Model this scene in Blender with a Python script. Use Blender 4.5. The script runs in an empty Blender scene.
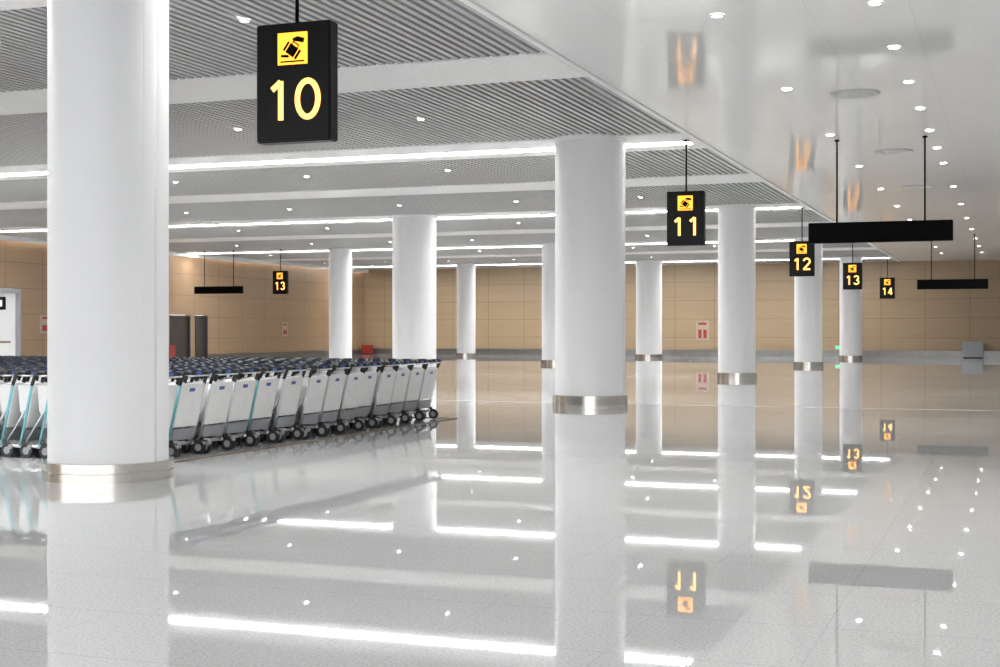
import bpy, bmesh, math, random
from mathutils import Vector, Matrix
random.seed(4)
scene = bpy.context.scene
scene.view_settings.view_transform = 'Standard'
scene.view_settings.look = 'None'
scene.view_settings.exposure = 0.62

H = 5.46          # ceiling height
XE = -6.1         # edge slatted / gloss ceiling
XL, XR = -39.8, 14.0
YF, YB = 82.6, -12.0

# ------------------------------------------------------------ materials
def nt(name):
    m = bpy.data.materials.new(name); m.use_nodes = True
    return m, m.node_tree, m.node_tree.nodes["Principled BSDF"]

def simple(name, col, rough=0.5, metal=0.0, ior=1.5, coat=0.0, noise=0.03, scale=8.0):
    m, t, b = nt(name)
    tc = t.nodes.new('ShaderNodeTexCoord')
    n = t.nodes.new('ShaderNodeTexNoise'); n.inputs['Scale'].default_value = scale
    t.links.new(tc.outputs['Object'], n.inputs['Vector'])
    r = t.nodes.new('ShaderNodeValToRGB')
    r.color_ramp.elements[0].position = 0.3; r.color_ramp.elements[1].position = 0.7
    r.color_ramp.elements[0].color = tuple(c*(1-noise) for c in col)+(1,)
    r.color_ramp.elements[1].color = tuple(min(1, c*(1+noise)) for c in col)+(1,)
    t.links.new(n.outputs['Fac'], r.inputs['Fac'])
    t.links.new(r.outputs['Color'], b.inputs['Base Color'])
    b.inputs['Roughness'].default_value = rough
    b.inputs['Metallic'].default_value = metal
    b.inputs['IOR'].default_value = ior
    b.inputs['Coat Weight'].default_value = coat
    b.inputs['Coat Roughness'].default_value = 0.05
    return m

def emis(name, col, s, sample=True):
    m, t, b = nt(name)
    b.inputs['Base Color'].default_value = tuple(c*.5 for c in col)+(1,)
    b.inputs['Emission Color'].default_value = tuple(col)+(1,)
    b.inputs['Emission Strength'].default_value = s
    if not sample:
        try: m.cycles.emission_sampling = 'NONE'
        except Exception: pass
    return m

def grid_lines(t, axis_a, axis_b, sa, sb, wa, wb):
    g = t.nodes.new('ShaderNodeNewGeometry')
    s = t.nodes.new('ShaderNodeSeparateXYZ'); t.links.new(g.outputs['Position'], s.inputs[0])
    outs = []
    for ax, st, w in ((axis_a, sa, wa), (axis_b, sb, wb)):
        d = t.nodes.new('ShaderNodeMath'); d.operation = 'DIVIDE'; d.inputs[1].default_value = st
        t.links.new(s.outputs[ax], d.inputs[0])
        f = t.nodes.new('ShaderNodeMath'); f.operation = 'FLOORED_MODULO'; f.inputs[1].default_value = 1.0
        t.links.new(d.outputs[0], f.inputs[0])
        l = t.nodes.new('ShaderNodeMath'); l.operation = 'LESS_THAN'; l.inputs[1].default_value = w/st
        t.links.new(f.outputs[0], l.inputs[0]); outs.append(l)
    mx = t.nodes.new('ShaderNodeMath'); mx.operation = 'MAXIMUM'
    t.links.new(outs[0].outputs[0], mx.inputs[0]); t.links.new(outs[1].outputs[0], mx.inputs[1])
    return mx.outputs[0]

def mat_floor():
    m, t, b = nt('polished_granite_tile')
    g = t.nodes.new('ShaderNodeNewGeometry')
    n = t.nodes.new('ShaderNodeTexNoise'); n.inputs['Scale'].default_value = 60; n.inputs['Detail'].default_value = 3
    t.links.new(g.outputs['Position'], n.inputs['Vector'])
    r = t.nodes.new('ShaderNodeValToRGB')
    r.color_ramp.elements[0].position = 0.38; r.color_ramp.elements[0].color = (.55,.555,.555,1)
    r.color_ramp.elements[1].position = 0.6; r.color_ramp.elements[1].color = (.69,.695,.695,1)
    t.links.new(n.outputs['Fac'], r.inputs['Fac'])
    fac = grid_lines(t, 'X', 'Y', 0.9, 0.9, 0.006, 0.012)
    mx = t.nodes.new('ShaderNodeMix'); mx.data_type = 'RGBA'
    sc = t.nodes.new('ShaderNodeMath'); sc.operation = 'MULTIPLY'; sc.inputs[1].default_value = 0.35
    t.links.new(fac, sc.inputs[0]); t.links.new(sc.outputs[0], mx.inputs['Factor'])
    t.links.new(r.outputs['Color'], mx.inputs['A']); mx.inputs['B'].default_value = (.38,.38,.38,1)
    t.links.new(mx.outputs['Result'], b.inputs['Base Color'])
    b.inputs['Roughness'].default_value = 0.018
    b.inputs['IOR'].default_value = 2.2
    return m

def mat_panel(name, col, rough, ax, sa, wa, sb, wb, dark, ior=1.5, noise_scale=(1,1,1), nz=0.05, axb='Z'):
    m, t, b = nt(name)
    g = t.nodes.new('ShaderNodeNewGeometry')
    mp = t.nodes.new('ShaderNodeMapping'); mp.inputs['Scale'].default_value = noise_scale
    t.links.new(g.outputs['Position'], mp.inputs['Vector'])
    n = t.nodes.new('ShaderNodeTexNoise'); n.inputs['Scale'].default_value = 1.0; n.inputs['Detail'].default_value = 5
    t.links.new(mp.outputs[0], n.inputs['Vector'])
    r = t.nodes.new('ShaderNodeValToRGB')
    r.color_ramp.elements[0].position = 0.3; r.color_ramp.elements[0].color = tuple(c*(1-nz) for c in col)+(1,)
    r.color_ramp.elements[1].position = 0.7; r.color_ramp.elements[1].color = tuple(min(1,c*(1+nz)) for c in col)+(1,)
    t.links.new(n.outputs['Fac'], r.inputs['Fac'])
    fac = grid_lines(t, ax, axb, sa, sb, wa, wb)
    mx = t.nodes.new('ShaderNodeMix'); mx.data_type = 'RGBA'
    t.links.new(fac, mx.inputs['Factor'])
    t.links.new(r.outputs['Color'], mx.inputs['A']); mx.inputs['B'].default_value = tuple(c*dark for c in col)+(1,)
    t.links.new(mx.outputs['Result'], b.inputs['Base Color'])
    b.inputs['Roughness'].default_value = rough; b.inputs['IOR'].default_value = ior
    return m

M = {}
M['floor'] = mat_floor()
M['gloss_ceiling'] = mat_panel('glossy_white_ceiling_panel', (.90,.90,.895), 0.085, 'X', 1.2, .008, 1.2, .01, .85, ior=1.28, nz=.01, axb='Y')
M['slat'] = simple('ceiling_slat_paint', (.50,.50,.50), .45)
M['void'] = simple('ceiling_void_dark', (.03,.03,.03), .8)
M['white'] = simple('white_ceiling_plate', (.88,.885,.885), .3)
M['column'] = simple('column_white_enamel', (.87,.875,.885), .45, ior=1.35, noise=.01, scale=1.0)
M['steel'] = simple('polished_steel', (.60,.57,.53), .16, metal=1.0, noise=.05, scale=30)
M['rail'] = simple('baseboard_steel', (.22,.215,.21), .3, metal=.8, noise=.08, scale=3)
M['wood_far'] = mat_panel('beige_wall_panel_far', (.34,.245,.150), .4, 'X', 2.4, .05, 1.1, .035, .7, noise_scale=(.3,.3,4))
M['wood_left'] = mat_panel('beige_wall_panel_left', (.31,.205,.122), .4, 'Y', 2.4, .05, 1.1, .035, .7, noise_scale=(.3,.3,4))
M['strip'] = emis('linear_light_diffuser', (1,.995,.985), 19.0)
M['cove'] = emis('cove_light', (1,.90,.82), 2.0)
M['lamp'] = emis('downlight_lens', (1,.98,.95), 20.0, False)
M['yellow'] = emis('lit_yellow_acrylic', (1,.40,.03), 1.5, False)
M['digit'] = emis('lit_digit_acrylic', (1,.50,.11), 1.9, False)
M['black'] = simple('black_sign_housing', (.003,.003,.003), .3, ior=1.25)
M['blackm'] = simple('black_matte', (.002,.002,.002), .6, ior=1.15)
M['darkgrey'] = simple('dark_metal', (.05,.05,.055), .4)
M['alu'] = simple('trolley_aluminium', (.60,.61,.63), .3, metal=.7)
M['tblack'] = simple('trolley_black_rubber', (.018,.019,.022), .45)
M['tnavy'] = simple('trolley_handle_grip', (.022,.025,.034), .4)
M['twhite'] = simple('trolley_white_board', (.84,.84,.83), .35)
M['teal'] = simple('trolley_teal_frame', (.16,.45,.50), .35)
M['tblue'] = simple('trolley_blue_label', (.07,.13,.38), .35)
M['tgrey'] = simple('trolley_grey_plastic', (.32,.33,.35), .5)
M['vent'] = simple('vent_light_grey', (.60,.60,.60), .5)
M['red'] = simple('red_paint', (.30,.03,.02), .4)
M['paper'] = simple('notice_paper', (.40,.31,.24), .6)
M['mat_edge'] = simple('brown_floor_edge', (.14,.10,.075), .5)
M['line'] = simple('white_floor_inlay', (.9,.9,.9), .1)
M['doordark'] = simple('dark_door', (.04,.03,.027), .4)
M['green'] = emis('exit_green', (.1,.9,.35), .6, False)

# ------------------------------------------------------------ helpers
def new_obj(name, me, mats=(), parent=None):
    o = bpy.data.objects.new(name, me)
    scene.collection.objects.link(o)
    for m in mats: me.materials.append(m)
    if parent: o.parent = parent
    return o

def empty(name, loc=(0,0,0)):
    e = bpy.data.objects.new(name, None); e.location = loc
    e.empty_display_size = .2
    scene.collection.objects.link(e); return e

def add_box(bm, x0,x1,y0,y1,z0,z1, mi=0):
    v = [bm.verts.new(p) for p in ((x0,y0,z0),(x1,y0,z0),(x1,y1,z0),(x0,y1,z0),(x0,y0,z1),(x1,y0,z1),(x1,y1,z1),(x0,y1,z1))]
    for f in ((3,2,1,0),(4,5,6,7),(0,1,5,4),(1,2,6,5),(2,3,7,6),(3,0,4,7)):
        fc = bm.faces.new([v[i] for i in f]); fc.material_index = mi

def boxes(name, lst, mat, parent=None, bevel=0):
    bm = bmesh.new()
    for b in lst: add_box(bm, *b)
    if bevel:
        bmesh.ops.bevel(bm, geom=bm.edges[:], offset=bevel, segments=2, affect='EDGES')
    me = bpy.data.meshes.new(name); bm.to_mesh(me); bm.free()
    return new_obj(name, me, [mat], parent)

def add_tube(bm, a, b, r, mi=0, seg=8, r2=None):
    a, b = Vector(a), Vector(b); d = b-a
    q = d.to_track_quat('Z','Y').to_matrix()
    r2 = r if r2 is None else r2
    A, B = [], []
    for i in range(seg):
        t = 2*math.pi*i/seg
        A.append(bm.verts.new(a + q @ Vector((r*math.cos(t), r*math.sin(t), 0))))
        B.append(bm.verts.new(b + q @ Vector((r2*math.cos(t), r2*math.sin(t), 0))))
    for i in range(seg):
        j = (i+1) % seg
        f = bm.faces.new((A[i],A[j],B[j],B[i])); f.material_index = mi; f.smooth = True
    f = bm.faces.new(A[::-1]); f.material_index = mi
    f = bm.faces.new(B); f.material_index = mi

def add_slab(bm, pts, off, mi=0):
    off = Vector(off)
    A = [bm.verts.new(Vector(p)) for p in pts]; B = [bm.verts.new(Vector(p)+off) for p in pts]
    n = len(pts)
    for f in [A[::-1], B] + [[A[i],A[(i+1)%n],B[(i+1)%n],B[i]] for i in range(n)]:
        fc = bm.faces.new(f); fc.material_index = mi

def lathe(name, prof, mat, parent, seg=96, grooves=(), smooth=True):
    bm = bmesh.new(); rings = []
    angs = []
    for i in range(seg): angs.append((2*math.pi*i/seg, 0))
    for g in grooves:
        angs += [(g-.009,0),(g-.005,1),(g+.005,1),(g+.009,0)]
    angs.sort()
    for r, z in prof:
        rings.append([bm.verts.new(((r-.012*k)*math.cos(t), (r-.012*k)*math.sin(t), z)) for t,k in angs])
    n = len(angs)
    for k in range(len(prof)-1):
        for i in range(n):
            j = (i+1)%n
            f = bm.faces.new((rings[k][i],rings[k][j],rings[k+1][j],rings[k+1][i])); f.smooth = smooth
    me = bpy.data.meshes.new(name); bm.to_mesh(me); bm.free()
    return new_obj(name, me, [mat], parent)

# ------------------------------------------------------------ room shell
boxes('floor', [(XL-.3, XR+.3, YB, YF+.3, -.2, 0)], M['floor'])
boxes('ceiling', [(XE, XR, YB, YF, H, H+.1)], M['gloss_ceiling'])
boxes('trim_ceiling_edge', [(XE-.10, XE-.002, YB, YF, H-.03, H+.25)], M['white'])
boxes('ceiling_void', [(XL, XE-.1, YB, YF, H+.30, H+.4)], M['void'])
boxes('wall_far', [(XL-.3, XR+.3, YF, YF+.3, 0, H+.5)], M['wood_far'])
D1=(60.2,62.05); D2=(62.5,63.7); D3=(45.1,48.9)
boxes('wall_left', [(XL-.3, XL, YB, D3[0], 0, H+.5),(XL-.3, XL, D3[0], D3[1], 3.3, H+.5),
                    (XL-.3, XL, D3[1], D1[0], 0, H+.5),(XL-.3, XL, D1[0], D1[1], 2.32, H+.5),
                    (XL-.3, XL, D1[1], D2[0], 0, H+.5),(XL-.3, XL, D2[0], D2[1], 2.32, H+.5),
                    (XL-.3, XL, D2[1], YF, 0, H+.5)], M['wood_left'])
boxes('wall_right', [(XR, XR+.3, YB, YF, 0, H+.5)], M['white'])
boxes('baseboard_far', [(XL+.05, XR, YF-.05, YF, 0, .30),(XL+.05, XR, YF-.09, YF-.05, .30, .38)], M['rail'])
boxes('baseboard_left', [(XL, XL+.04, D3[1]+.1, D1[0]-.1, 0, .3),(XL, XL+.04, D2[1]+.1, YF-.1, 0, .3)], M['rail'])
boxes('cove_light_left', [(XL+.05, XL+.22, 20, YF-.2, H-.12, H-.05)], M['cove'])
boxes('trim_cove_left', [(XL+.24, XL+.30, YB, YF, H-.18, H+.3)], M['white'])

ROWS = [-3.4, 13.1, 28.9, 45.25, 61.75, 78.2]
XS0, XS1 = XL+.32, XE-.12
HS = .27
bands = []
for y in ROWS: bands.append((y-.25, 1.2, y))
for y in ROWS: bands.append(((y if y<0 or y>20 else 12.6)+7.3, .95, None))
bands.sort(key=lambda b: b[0])
bands = [b for b in bands if b[0] < YF-1]
plates, strips = [], []
for y, hw, lit in bands:
    y0, y1 = y-hw, min(y+hw, YF)
    if lit is not None:
        plates += [(XS0,XS1,y0,lit-HS,H-.02,H+.02),(XS0,XS1,lit+HS,y1,H-.02,H+.02),
                   (XS0,XS1,lit-HS-.02,lit-HS,H+.02,H+.10),(XS0,XS1,lit+HS,lit+HS+.02,H+.02,H+.10),(XS1-.15,XS1,lit-HS,lit+HS,H-.02,H+.02)]
        strips.append((XS0,XS1-.15,lit-HS,lit+HS,H-.008,H+.01))
    else:
        plates.append((XS0,XS1,y0,y1,H-.02,H+.02))
boxes('ceiling_plates', plates, M['white'])
boxes('ceiling_strip_lights', strips, M['strip'])
bm = bmesh.new()
edges = []
prev = YB
for y,hw,lit in bands:
    if y-hw > prev+.05: edges.append((prev, y-hw))
    prev = y+hw
if prev < YF-.1: edges.append((prev, YF))
for a,b in edges:
    x = XS1-.02
    while x > XS0+.1:
        add_box(bm, x-.080, x, a, b, H, H+.07)
        x -= .15
me = bpy.data.meshes.new('ceiling_slats'); bm.to_mesh(me); bm.free()
new_obj('ceiling_slats', me, [M['slat']])

# ------------------------------------------------------------ columns
def column(x, y, d):
    r = d/2
    e = empty('round_column', (x,y,0))
    lathe('shaft', [(r,.12),(r,H+.29)], M['column'], e, grooves=(math.radians(-20), math.radians(160)))
    lathe('base_ring', [(r+.055,.0),(r+.055,.085),(r+.045,.088),(r+.045,.098),(r+.055,.101),(r+.055,.185),(r-.01,.188)], M['steel'], e, seg=160, smooth=False)
    lathe('ceiling_collar', [(r-.01,H-.07),(r+.02,H-.07),(r+.022,H-.06),(r+.022,H+.03)], M['column'], e)
column(-8.73, 12.1, 1.20)
column(-8.24, 27.8, 1.45)
column(-8.27, 44.2, 1.17)
column(-8.28, 60.65, 1.17)
column(-8.28, 77.1, 1.17)
column(-19.4, 44.2, 1.51)
column(-19.5, 60.65, 1.47)
column(-19.4, 77.1, 1.47)
column(-30.5, 60.65, 1.11)
column(-30.5, 77.1, 1.11)
column(-19.4, 27.8, 1.17)
column(-30.5, 44.2, 1.17)
column(-30.5, 27.8, 1.17)
column(-19.4, 11.4, 1.17)

# ------------------------------------------------------------ downlights
def downlights(name, pts, r, z):
    e = empty(name)
    bm = bmesh.new(); bm2 = bmesh.new()
    for x,y in pts:
        add_tube(bm2, (x,y,z-.018), (x,y,z-.008), r, 0, 16)
        seg=20; R=[(r,z-.02),(r*1.35,z-.02),(r*1.4,z-.002)]
        rr=[[bm.verts.new((x+q*math.cos(2*math.pi*i/seg), y+q*math.sin(2*math.pi*i/seg), zz)) for i in range(seg)] for q,zz in R]
        for k in range(2):
            for i in range(seg):
                j=(i+1)%seg
                bm.faces.new((rr[k][i],rr[k][j],rr[k+1][j],rr[k+1][i]))
    for nm,b,m in (('trim_rings',bm,'white'),('lenses',bm2,'lamp')):
        me=bpy.data.meshes.new(nm); b.to_mesh(me); b.free(); new_obj(nm,me,[M[m]],e)
pts = []
for x in (-3.5, .5, 4.5, 8.5): pts += [(x, 0.3+5.7*i) for i in range(14)]
pts += [(-1.58, .3+5.7*i) for i in range(14)] + [(-1.58, 3.1+5.7*i) for i in range(6)]
downlights('gloss_ceiling_downlights', pts, .065, H)
pts2 = []
for i,y in enumerate([7.8,15.6,24.0,31.9,40.3,48.2,56.6,64.5,72.9]):
    for k in range(8): pts2.append((-9.2-3.9*k+(.0 if i%2 else -1.2), y))
downlights('slat_ceiling_downlights', pts2, .055, H)

def vent(x,y):
    e = empty('round_ceiling_vent', (x,y,H))
    lathe('vent_ring', [(.40,0),(.41,-.025),(.37,-.035),(.35,-.02),(.31,-.02),(.29,-.04),(.26,-.04),(.24,-.02),(.19,-.02),(.17,-.045),(.13,-.045),(.11,-.02),(.0,-.03)], M['vent'], e, seg=48)
for i in range(5): vent(-2.5, 7.9+8.0*i)

def spot(x,y,p=230):
    l = bpy.data.lights.new('downlight_spot','SPOT'); l.energy=p; l.spot_size=math.radians(150); l.spot_blend=.8; l.shadow_soft_size=.06
    l.color=(1,.98,.955)
    o = bpy.data.objects.new('downlight_spot', l); o.location=(x,y,H-.08); scene.collection.objects.link(o)
for y in [0.3+11.4*i for i in range(7)]:
    spot(-1.58,y,320); spot(4.5,y,320)
for y in (3,15.6,24,40.3,56.6,72.9):
    for x in (-13.1,-24.8): spot(x,y,200)

# ------------------------------------------------------------ signs
def arc(cx,cz,rx,rz,a0,a1,n=16):
    return [(cx+rx*math.cos(math.radians(a0+(a1-a0)*i/n)), cz+rz*math.sin(math.radians(a0+(a1-a0)*i/n))) for i in range(n+1)]
GL = {
 '1': [[(-.15,.76),(.09,.955)],[(.09,.97),(.09,.0)]],
 '0': [arc(0,.5,.285,.445,0,360,32)],
 '2': [arc(0,.70,.25,.25,170,-30,16)+[(-.25,.05)],[(-.28,.05),(.29,.05)]],
 '3': [arc(0,.725,.22,.225,160,-90,16),arc(0,.275,.25,.225,90,-160,16)],
 '4': [[(.10,0),(.10,.97)],[(.10,.95),(-.27,.27)],[(-.30,.27),(.28,.27)]],
}
def digits(name, s, h, loc, flip, parent, mat, sw=.14, adv=.84):
    bm = bmesh.new(); x0,y0,z0 = loc; n=len(s)
    lay = 0
    for k,ch in enumerate(s):
        cx=(k-(n-1)/2)*adv
        for st in GL[ch]:
            lay += 1
            closed = abs(st[0][0]-st[-1][0])<1e-5 and abs(st[0][1]-st[-1][1])<1e-5
            pts=[Vector((cx+a,b)) for a,b in st]
            if closed: pts=pts[:-1]
            L,R=[],[]; m=len(pts)
            for i,p in enumerate(pts):
                if closed: d=(pts[(i+1)%m]-pts[i-1]).normalized()
                else: d=(pts[min(i+1,m-1)]-pts[max(i-1,0)]).normalized()
                nn=Vector((-d.y,d.x))*sw/2
                L.append(p+nn); R.append(p-nn)
            def V(p,o):
                xx=p.x*h*(-1 if flip else 1)
                return bm.verts.new((x0+xx, y0+(1 if flip else -1)*(o+lay*.0003), z0+(p.y-.5)*h))
            Lv=[V(p,.003) for p in L]; Rv=[V(p,.003) for p in R]
            Lb=[V(p,-.003) for p in L]; Rb=[V(p,-.003) for p in R]
            for i in range(m if closed else m-1):
                j=(i+1)%m
                bm.faces.new((Lv[i],Rv[i],Rv[j],Lv[j]))
                bm.faces.new((Lv[i],Lv[j],Lb[j],Lb[i])); bm.faces.new((Rv[i],Rb[i],Rb[j],Rv[j]))
    me=bpy.data.meshes.new(name); bm.to_mesh(me); bm.free()
    return new_obj(name,me,[mat],parent)

def number_sign(x,y,num,z=3.81):
    e = empty('belt_number_sign', (x,y,z))
    w,h,d = .39,.56,.085
    boxes('housing', [(-w,w,-d,d,-h,h)], M['black'], e, bevel=.012)
    bm = bmesh.new(); add_tube(bm,(0,0,h-.01),(0,0,H-z+.02),.018,0,12); add_tube(bm,(0,0,H-z-.05),(0,0,H-z-.02),.06,0,16)
    me=bpy.data.meshes.new('hanger_rod'); bm.to_mesh(me); bm.free(); new_obj('hanger_rod',me,[M['blackm']],e)
    for k,sg in (('front',-1),('back',1)):
        yy = sg*(d+.004)
        boxes('icon_tile_'+k, [(-.155,.155,min(yy-.004,yy+.004),max(yy-.004,yy+.004),.165,.465)], M['yellow'], e)
        digits('digits_'+k, num, .38, (0, yy, -.165), sg>0, e, M['digit'])
        bmk = bmesh.new(); bmy = bmesh.new()
        def P(pts, b=None, o=.009): 
            add_slab(b or bmk,[(px*(1 if sg<0 else -1),sg*(d+o),pz) for px,pz in pts],(0,sg*.002,0))
        def rot(cx,cz,a,pts):
            c,s=math.cos(a),math.sin(a); return [(cx+c*u-s*v, cz+s*u+c*v) for u,v in pts]
        P([(-.125,.185),(.125,.185),(.125,.200),(-.125,.200)])
        a=-.62
        P(rot(.0,.30,a,[(-.085,-.055),(.085,-.055),(.085,.045),(-.085,.045)]))
        P(rot(.0,.30,a,[(-.060,-.055),(-.052,-.055),(-.052,.045),(-.060,.045)]),bmy,.0115)
        P(rot(.0,.30,a,[(.052,-.055),(.060,-.055),(.060,.045),(.052,.045)]),bmy,.0115)
        P(rot(.0,.30,a,[(-.038,.045),(-.028,.045),(-.028,.072),(-.038,.072)]))
        P(rot(.0,.30,a,[(.028,.045),(.038,.045),(.038,.072),(.028,.072)]))
        P(rot(.0,.30,a,[(-.038,.065),(.038,.065),(.038,.078),(-.038,.078)]))
        P(rot(.055,.395,-.25,[(-.045,-.022),(.07,-.018),(.07,.028),(-.01,.03),(-.055,.0)]))
        P(rot(-.075,.245,-.1,[(-.045,-.012),(.03,-.012),(.045,.0),(.03,.014),(-.045,.012)]))
        for nm,b,mt in (('pictogram_',bmk,'blackm'),('pictogram_lines_',bmy,'yellow')):
            me=bpy.data.meshes.new(nm+k); b.to_mesh(me); b.free(); new_obj(nm+k,me,[M[mt]],e)
for n,y,z in (('10',11.76,3.84),('11',28.45,3.82),('12',45.2,3.80),('13',60.0,3.79),('14',77,3.78)):
    number_sign(-6.37, y, n, z)
number_sign(-33.4, 60.0, '13', 3.85)

def bar_sign(x0,x1,y,z0,z1):
    e = empty('hanging_bar_sign', ((x0+x1)/2,y,0)); w=(x1-x0)/2
    boxes('housing',[(-w,w,-.09,.09,z0,z1)],M['blackm'],e,bevel=.01)
    bm=bmesh.new()
    for s in (-.6,.62):
        add_tube(bm,(s*w,0,z1-.02),(s*w,0,H+.02),.018,0,12); add_tube(bm,(s*w,0,H-.04),(s*w,0,H-.01),.05,0,16)
    me=bpy.data.meshes.new('hanger_rods'); bm.to_mesh(me); bm.free(); new_obj('hanger_rods',me,[M['blackm']],e)
bar_sign(-4.03,-1.17,29.6,3.32,3.74)
bar_sign(-3.80,-1.02,60.4,3.22,3.62)
bar_sign(-38.2,-35.5,60.0,3.34,3.70)

# ------------------------------------------------------------ luggage trolleys
def trolley_mesh(teal):
    bm = bmesh.new()
    ALU,BLK,WHT,TEAL,BLU,GRY,NAV = range(7)
    for s in (-1,1):
        y=.26*s
        add_tube(bm,(.02,y,.13),(-.55,.24*s,.15),.019,ALU)
        add_tube(bm,(-.55,.24*s,.15),(-.86,.13*s,.13),.019,ALU)
        add_tube(bm,(-.13,y,.13),(.04,y,.86),.017,TEAL if (s<0 and teal) else ALU)
        add_tube(bm,(.04,y,.86),(.09,y,.99),.021,BLK)
        add_tube(bm,(-.36,.25*s,.15),(-.02,y,.60),.012,ALU)
        add_tube(bm,(-.03,y-.022,.085),(-.03,y+.022,.085),.085,BLK,16)
        add_tube(bm,(-.03,y-.026,.085),(-.03,y+.026,.085),.045,GRY,12)
        add_tube(bm,(-.03,y,.085),(-.09,y,.20),.024,BLK)
        add_tube(bm,(-.80,.13*s-.018,.06),(-.80,.13*s+.018,.06),.06,BLK,14)
        add_tube(bm,(-.80,.13*s,.06),(-.78,.13*s,.13),.016,BLK)
        add_slab(bm,[(-.06,y*.93,.42),(.035,y*.93,.86),(-.17,y*.93,.86),(-.14,y*.93,.55)],(0,-.006*s,0),WHT)
        add_tube(bm,(.035,y*.93,.87),(-.18,y*.93,.87),.010,ALU,6)
        add_tube(bm,(.10,.285*s,1.0),(.10,.13*s,1.0),.025,NAV,10)
    add_tube(bm,(.10,-.28,1.0),(.10,.28,1.0),.017,BLK,8)
    add_tube(bm,(.135,-.22,.965),(.135,.22,.965),.011,ALU,6)
    add_slab(bm,[(.06,-.09,.95),(.13,-.09,.955),(.13,-.09,1.03),(.06,-.09,1.025)],(0,.18,0),NAV)
    add_slab(bm,[(.131,-.05,.965),(.136,-.05,.965),(.136,-.05,1.018),(.131,-.05,1.018)],(0,.10,0),BLU)
    add_slab(bm,[(-.075,-.25,.36),(-.05,-.25,.355),(.06,-.25,.87),(.035,-.25,.875)],(0,.50,0),WHT)
    add_slab(bm,[(.034,-.06,.775),(.041,-.06,.775),(.052,-.06,.835),(.047,-.06,.835)],(0,.12,0),BLU)
    add_slab(bm,[(-.17,-.24,.86),(-.176,-.24,.86),(-.146,-.24,.55),(-.14,-.24,.55)],(0,.48,0),WHT)
    add_slab(bm,[(-.115,-.24,.20),(-.095,-.24,.195),(-.06,-.24,.33),(-.08,-.24,.335)],(0,.48,0),GRY)
    add_tube(bm,(-.13,-.26,.14),(-.13,.26,.14),.016,ALU)
    add_tube(bm,(-.50,-.24,.15),(-.50,.24,.15),.014,ALU)
    for yy in (-.1,0,.1): add_tube(bm,(-.12,yy,.155),(-.84,yy*.8,.145),.009,ALU,6)
    add_tube(bm,(-.86,-.15,.13),(-.86,.15,.13),.028,BLK)
    add_tube(bm,(.02,-.29,.13),(.02,-.24,.13),.03,GRY); add_tube(bm,(.02,.24,.13),(.02,.29,.13),.03,GRY)
    me=bpy.data.meshes.new('luggage_trolley'); bm.to_mesh(me); bm.free()
    for k in ('alu','tblack','twhite','teal','tblue','tgrey','tnavy'): me.materials.append(M[k])
    return me
tm = [trolley_mesh(False), trolley_mesh(True)]
for i in range(14):
    o = bpy.data.objects.new('luggage_trolley_row', tm[1 if i in (0,1,4) else 0])
    o.location = (-9.24+random.uniform(-.06,.06), 13.85+.61*i, 0)
    scene.collection.objects.link(o)
    a = o.modifiers.new('nest','ARRAY'); a.count = 38; a.use_relative_offset=False; a.use_constant_offset=True
    a.constant_offset_displace=(-.275,0,0)
boxes('trim_trolley_bay_edge',[(-9.02,-8.97,13.5,22.3,0,.012),(-20.5,-9.02,22.25,22.3,0,.012)],M['mat_edge'])

boxes('trim_floor_inlay',[(XL+.3,XR-.2,27.9,28.02,0,.002)],M['line'])

# ------------------------------------------------------------ wall items
def door(nm,y0,y1,h):
    e=empty(nm,(XL-.12,(y0+y1)/2,0)); w=(y1-y0)/2-.02
    boxes('leaf',[(-.03,.02,-w+.07,w-.07,0,h-.08)],M['doordark'],e)
    boxes('jambs',[(-.1,.16,-w,-w+.07,0,h),(-.1,.16,w-.07,w,0,h),(-.1,.16,-w+.07,w-.07,h-.08,h)],M['darkgrey'],e)
    boxes('pull_handle',[(.03,.06,w-.25,w-.2,.9,1.3)],M['steel'],e)
door('door_1',*D1,2.30); door('door_2',*D2,2.30)
e=empty('door_3',(XL-.1,sum(D3)/2,0))
boxes('leaves',[(-.03,.0,-1.77,-.02,0,3.1),(-.03,.0,.02,1.77,0,3.1)],M['column'],e)
boxes('frame',[(-.1,.2,-1.88,-1.77,0,3.28),(-.1,.2,1.77,1.88,0,3.28),(-.1,.2,-1.77,1.77,3.1,3.28)],M['tgrey'],e)
boxes('push_bars',[(.0,.05,.3,1.4,1.0,1.08),(.0,.05,-1.4,-.3,1.0,1.08)],M['steel'],e)
e=empty('flag_sign',(XL+.25,47.4,2.65))
boxes('panel',[(-.25,.25,-.04,.04,-.27,.27)],M['black'],e)
boxes('pictogram',[(-.13,.13,-.05,-.04,-.13,.13)],M['white'],e)

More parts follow.
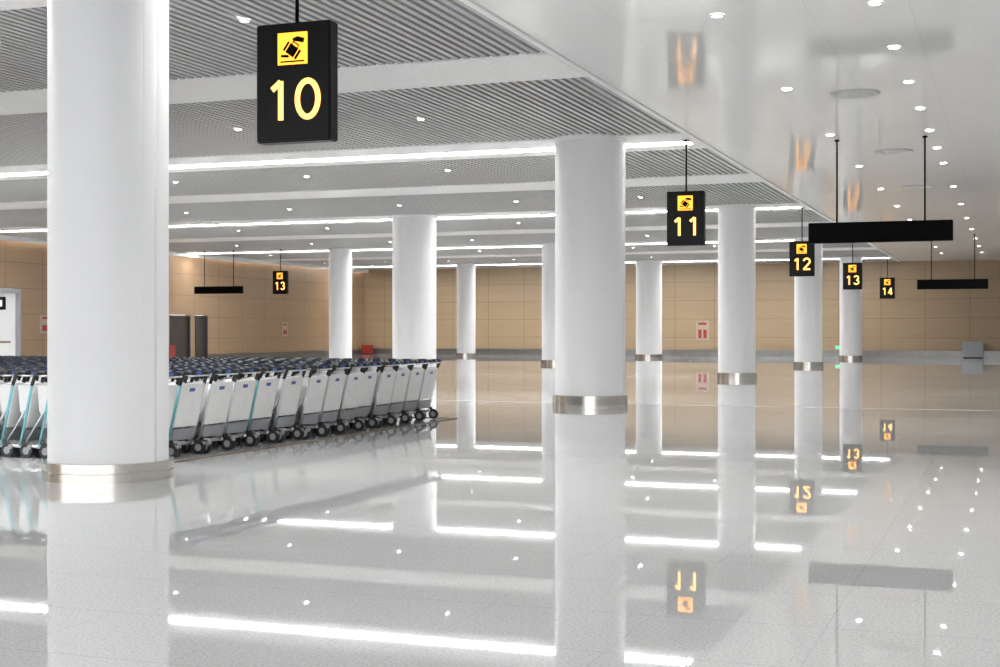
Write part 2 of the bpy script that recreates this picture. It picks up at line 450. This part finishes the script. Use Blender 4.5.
def poster(name,x0,x1,y0,y1,z0,z1,left=True):
    cx,cy=(x0+x1)/2,(y0+y1)/2
    e=empty(name,(cx,cy,0))
    boxes('board',[(x0-cx,x1-cx,y0-cy,y1-cy,z0,z1)],M['paper'],e)
    hh=(z1-z0)
    if left:
        boxes('red_blocks',[(x1-cx,x1-cx+.01,y0-cy+.15,y1-cy-.15,z1-hh*.22,z1-.08),(x1-cx,x1-cx+.01,y0-cy+.15,y1-cy-.15,z0+.1,z0+hh*.45)],M['red'],e)
    else:
        boxes('blocks',[(x0-cx+.15,x1-cx-.15,y0-cy-.01,y0-cy,z1-hh*.2,z1-.1),(x0-cx+.15,(x1-x0)*-.07,y0-cy-.01,y0-cy,z0+hh*.1,z0+hh*.55),((x1-x0)*.07,x1-cx-.15,y0-cy-.01,y0-cy,z0+hh*.1,z0+hh*.55)],M['red'],e)
poster('wall_notice_board',XL,XL+.04,50.2,51.1,1.4,2.2)
poster('wall_notice_board',XL,XL+.04,71.6,72.3,1.2,2.0)
poster('wall_notice_board',-17.9,-17.1,YF-.04,YF,.95,2.1,False)
def cabinet(name,x,y,w,d,h,mat):
    e=empty(name,(x,y,0))
    boxes('body',[(-w/2,w/2,-d/2,d/2,.04,h)],M[mat],e,bevel=.015)
    boxes('door_panel',[(-w/2+.06,w/2-.06,-d/2-.012,-d/2,.12,h-.08)],M[mat],e)
    boxes('plinth',[(-w/2+.04,w/2-.04,-d/2+.03,d/2-.03,0,.04)],M['black'],e)
cabinet('fire_extinguisher_cabinet',XL+.35,59.5,.5,.6,.8,'red')
cabinet('fire_extinguisher_cabinet',-39.3,82.0,.6,.45,.6,'red')
cabinet('steel_service_cabinet',-2.2,82.2,1.1,.5,.9,'tgrey')
e=empty('exit_marker_sign',(-9.5,YF-.06,.55)); boxes('lit_face',[(-.2,.2,-.035,-.02,-.08,.08)],M['green'],e); boxes('case',[(-.24,.24,-.02,.06,-.11,.11)],M['steel'],e)

# ------------------------------------------------------------ world + camera
w = bpy.data.worlds.new('World'); scene.world = w; w.use_nodes = True
bg = w.node_tree.nodes['Background']; bg.inputs[0].default_value=(.97,.98,1,1); bg.inputs[1].default_value=1.8

cam = bpy.data.cameras.new('camera'); co = bpy.data.objects.new('camera', cam)
scene.collection.objects.link(co)
f = 1400
cam.sensor_fit='HORIZONTAL'; cam.sensor_width=36; cam.lens = f/1000*36
cam.shift_y = (331-333.5)/1000
co.location=(0,0,1.5)
co.rotation_euler=(math.radians(90),0,math.atan(515/1400))
cam.clip_end=500; cam.clip_start=.05
scene.camera = co
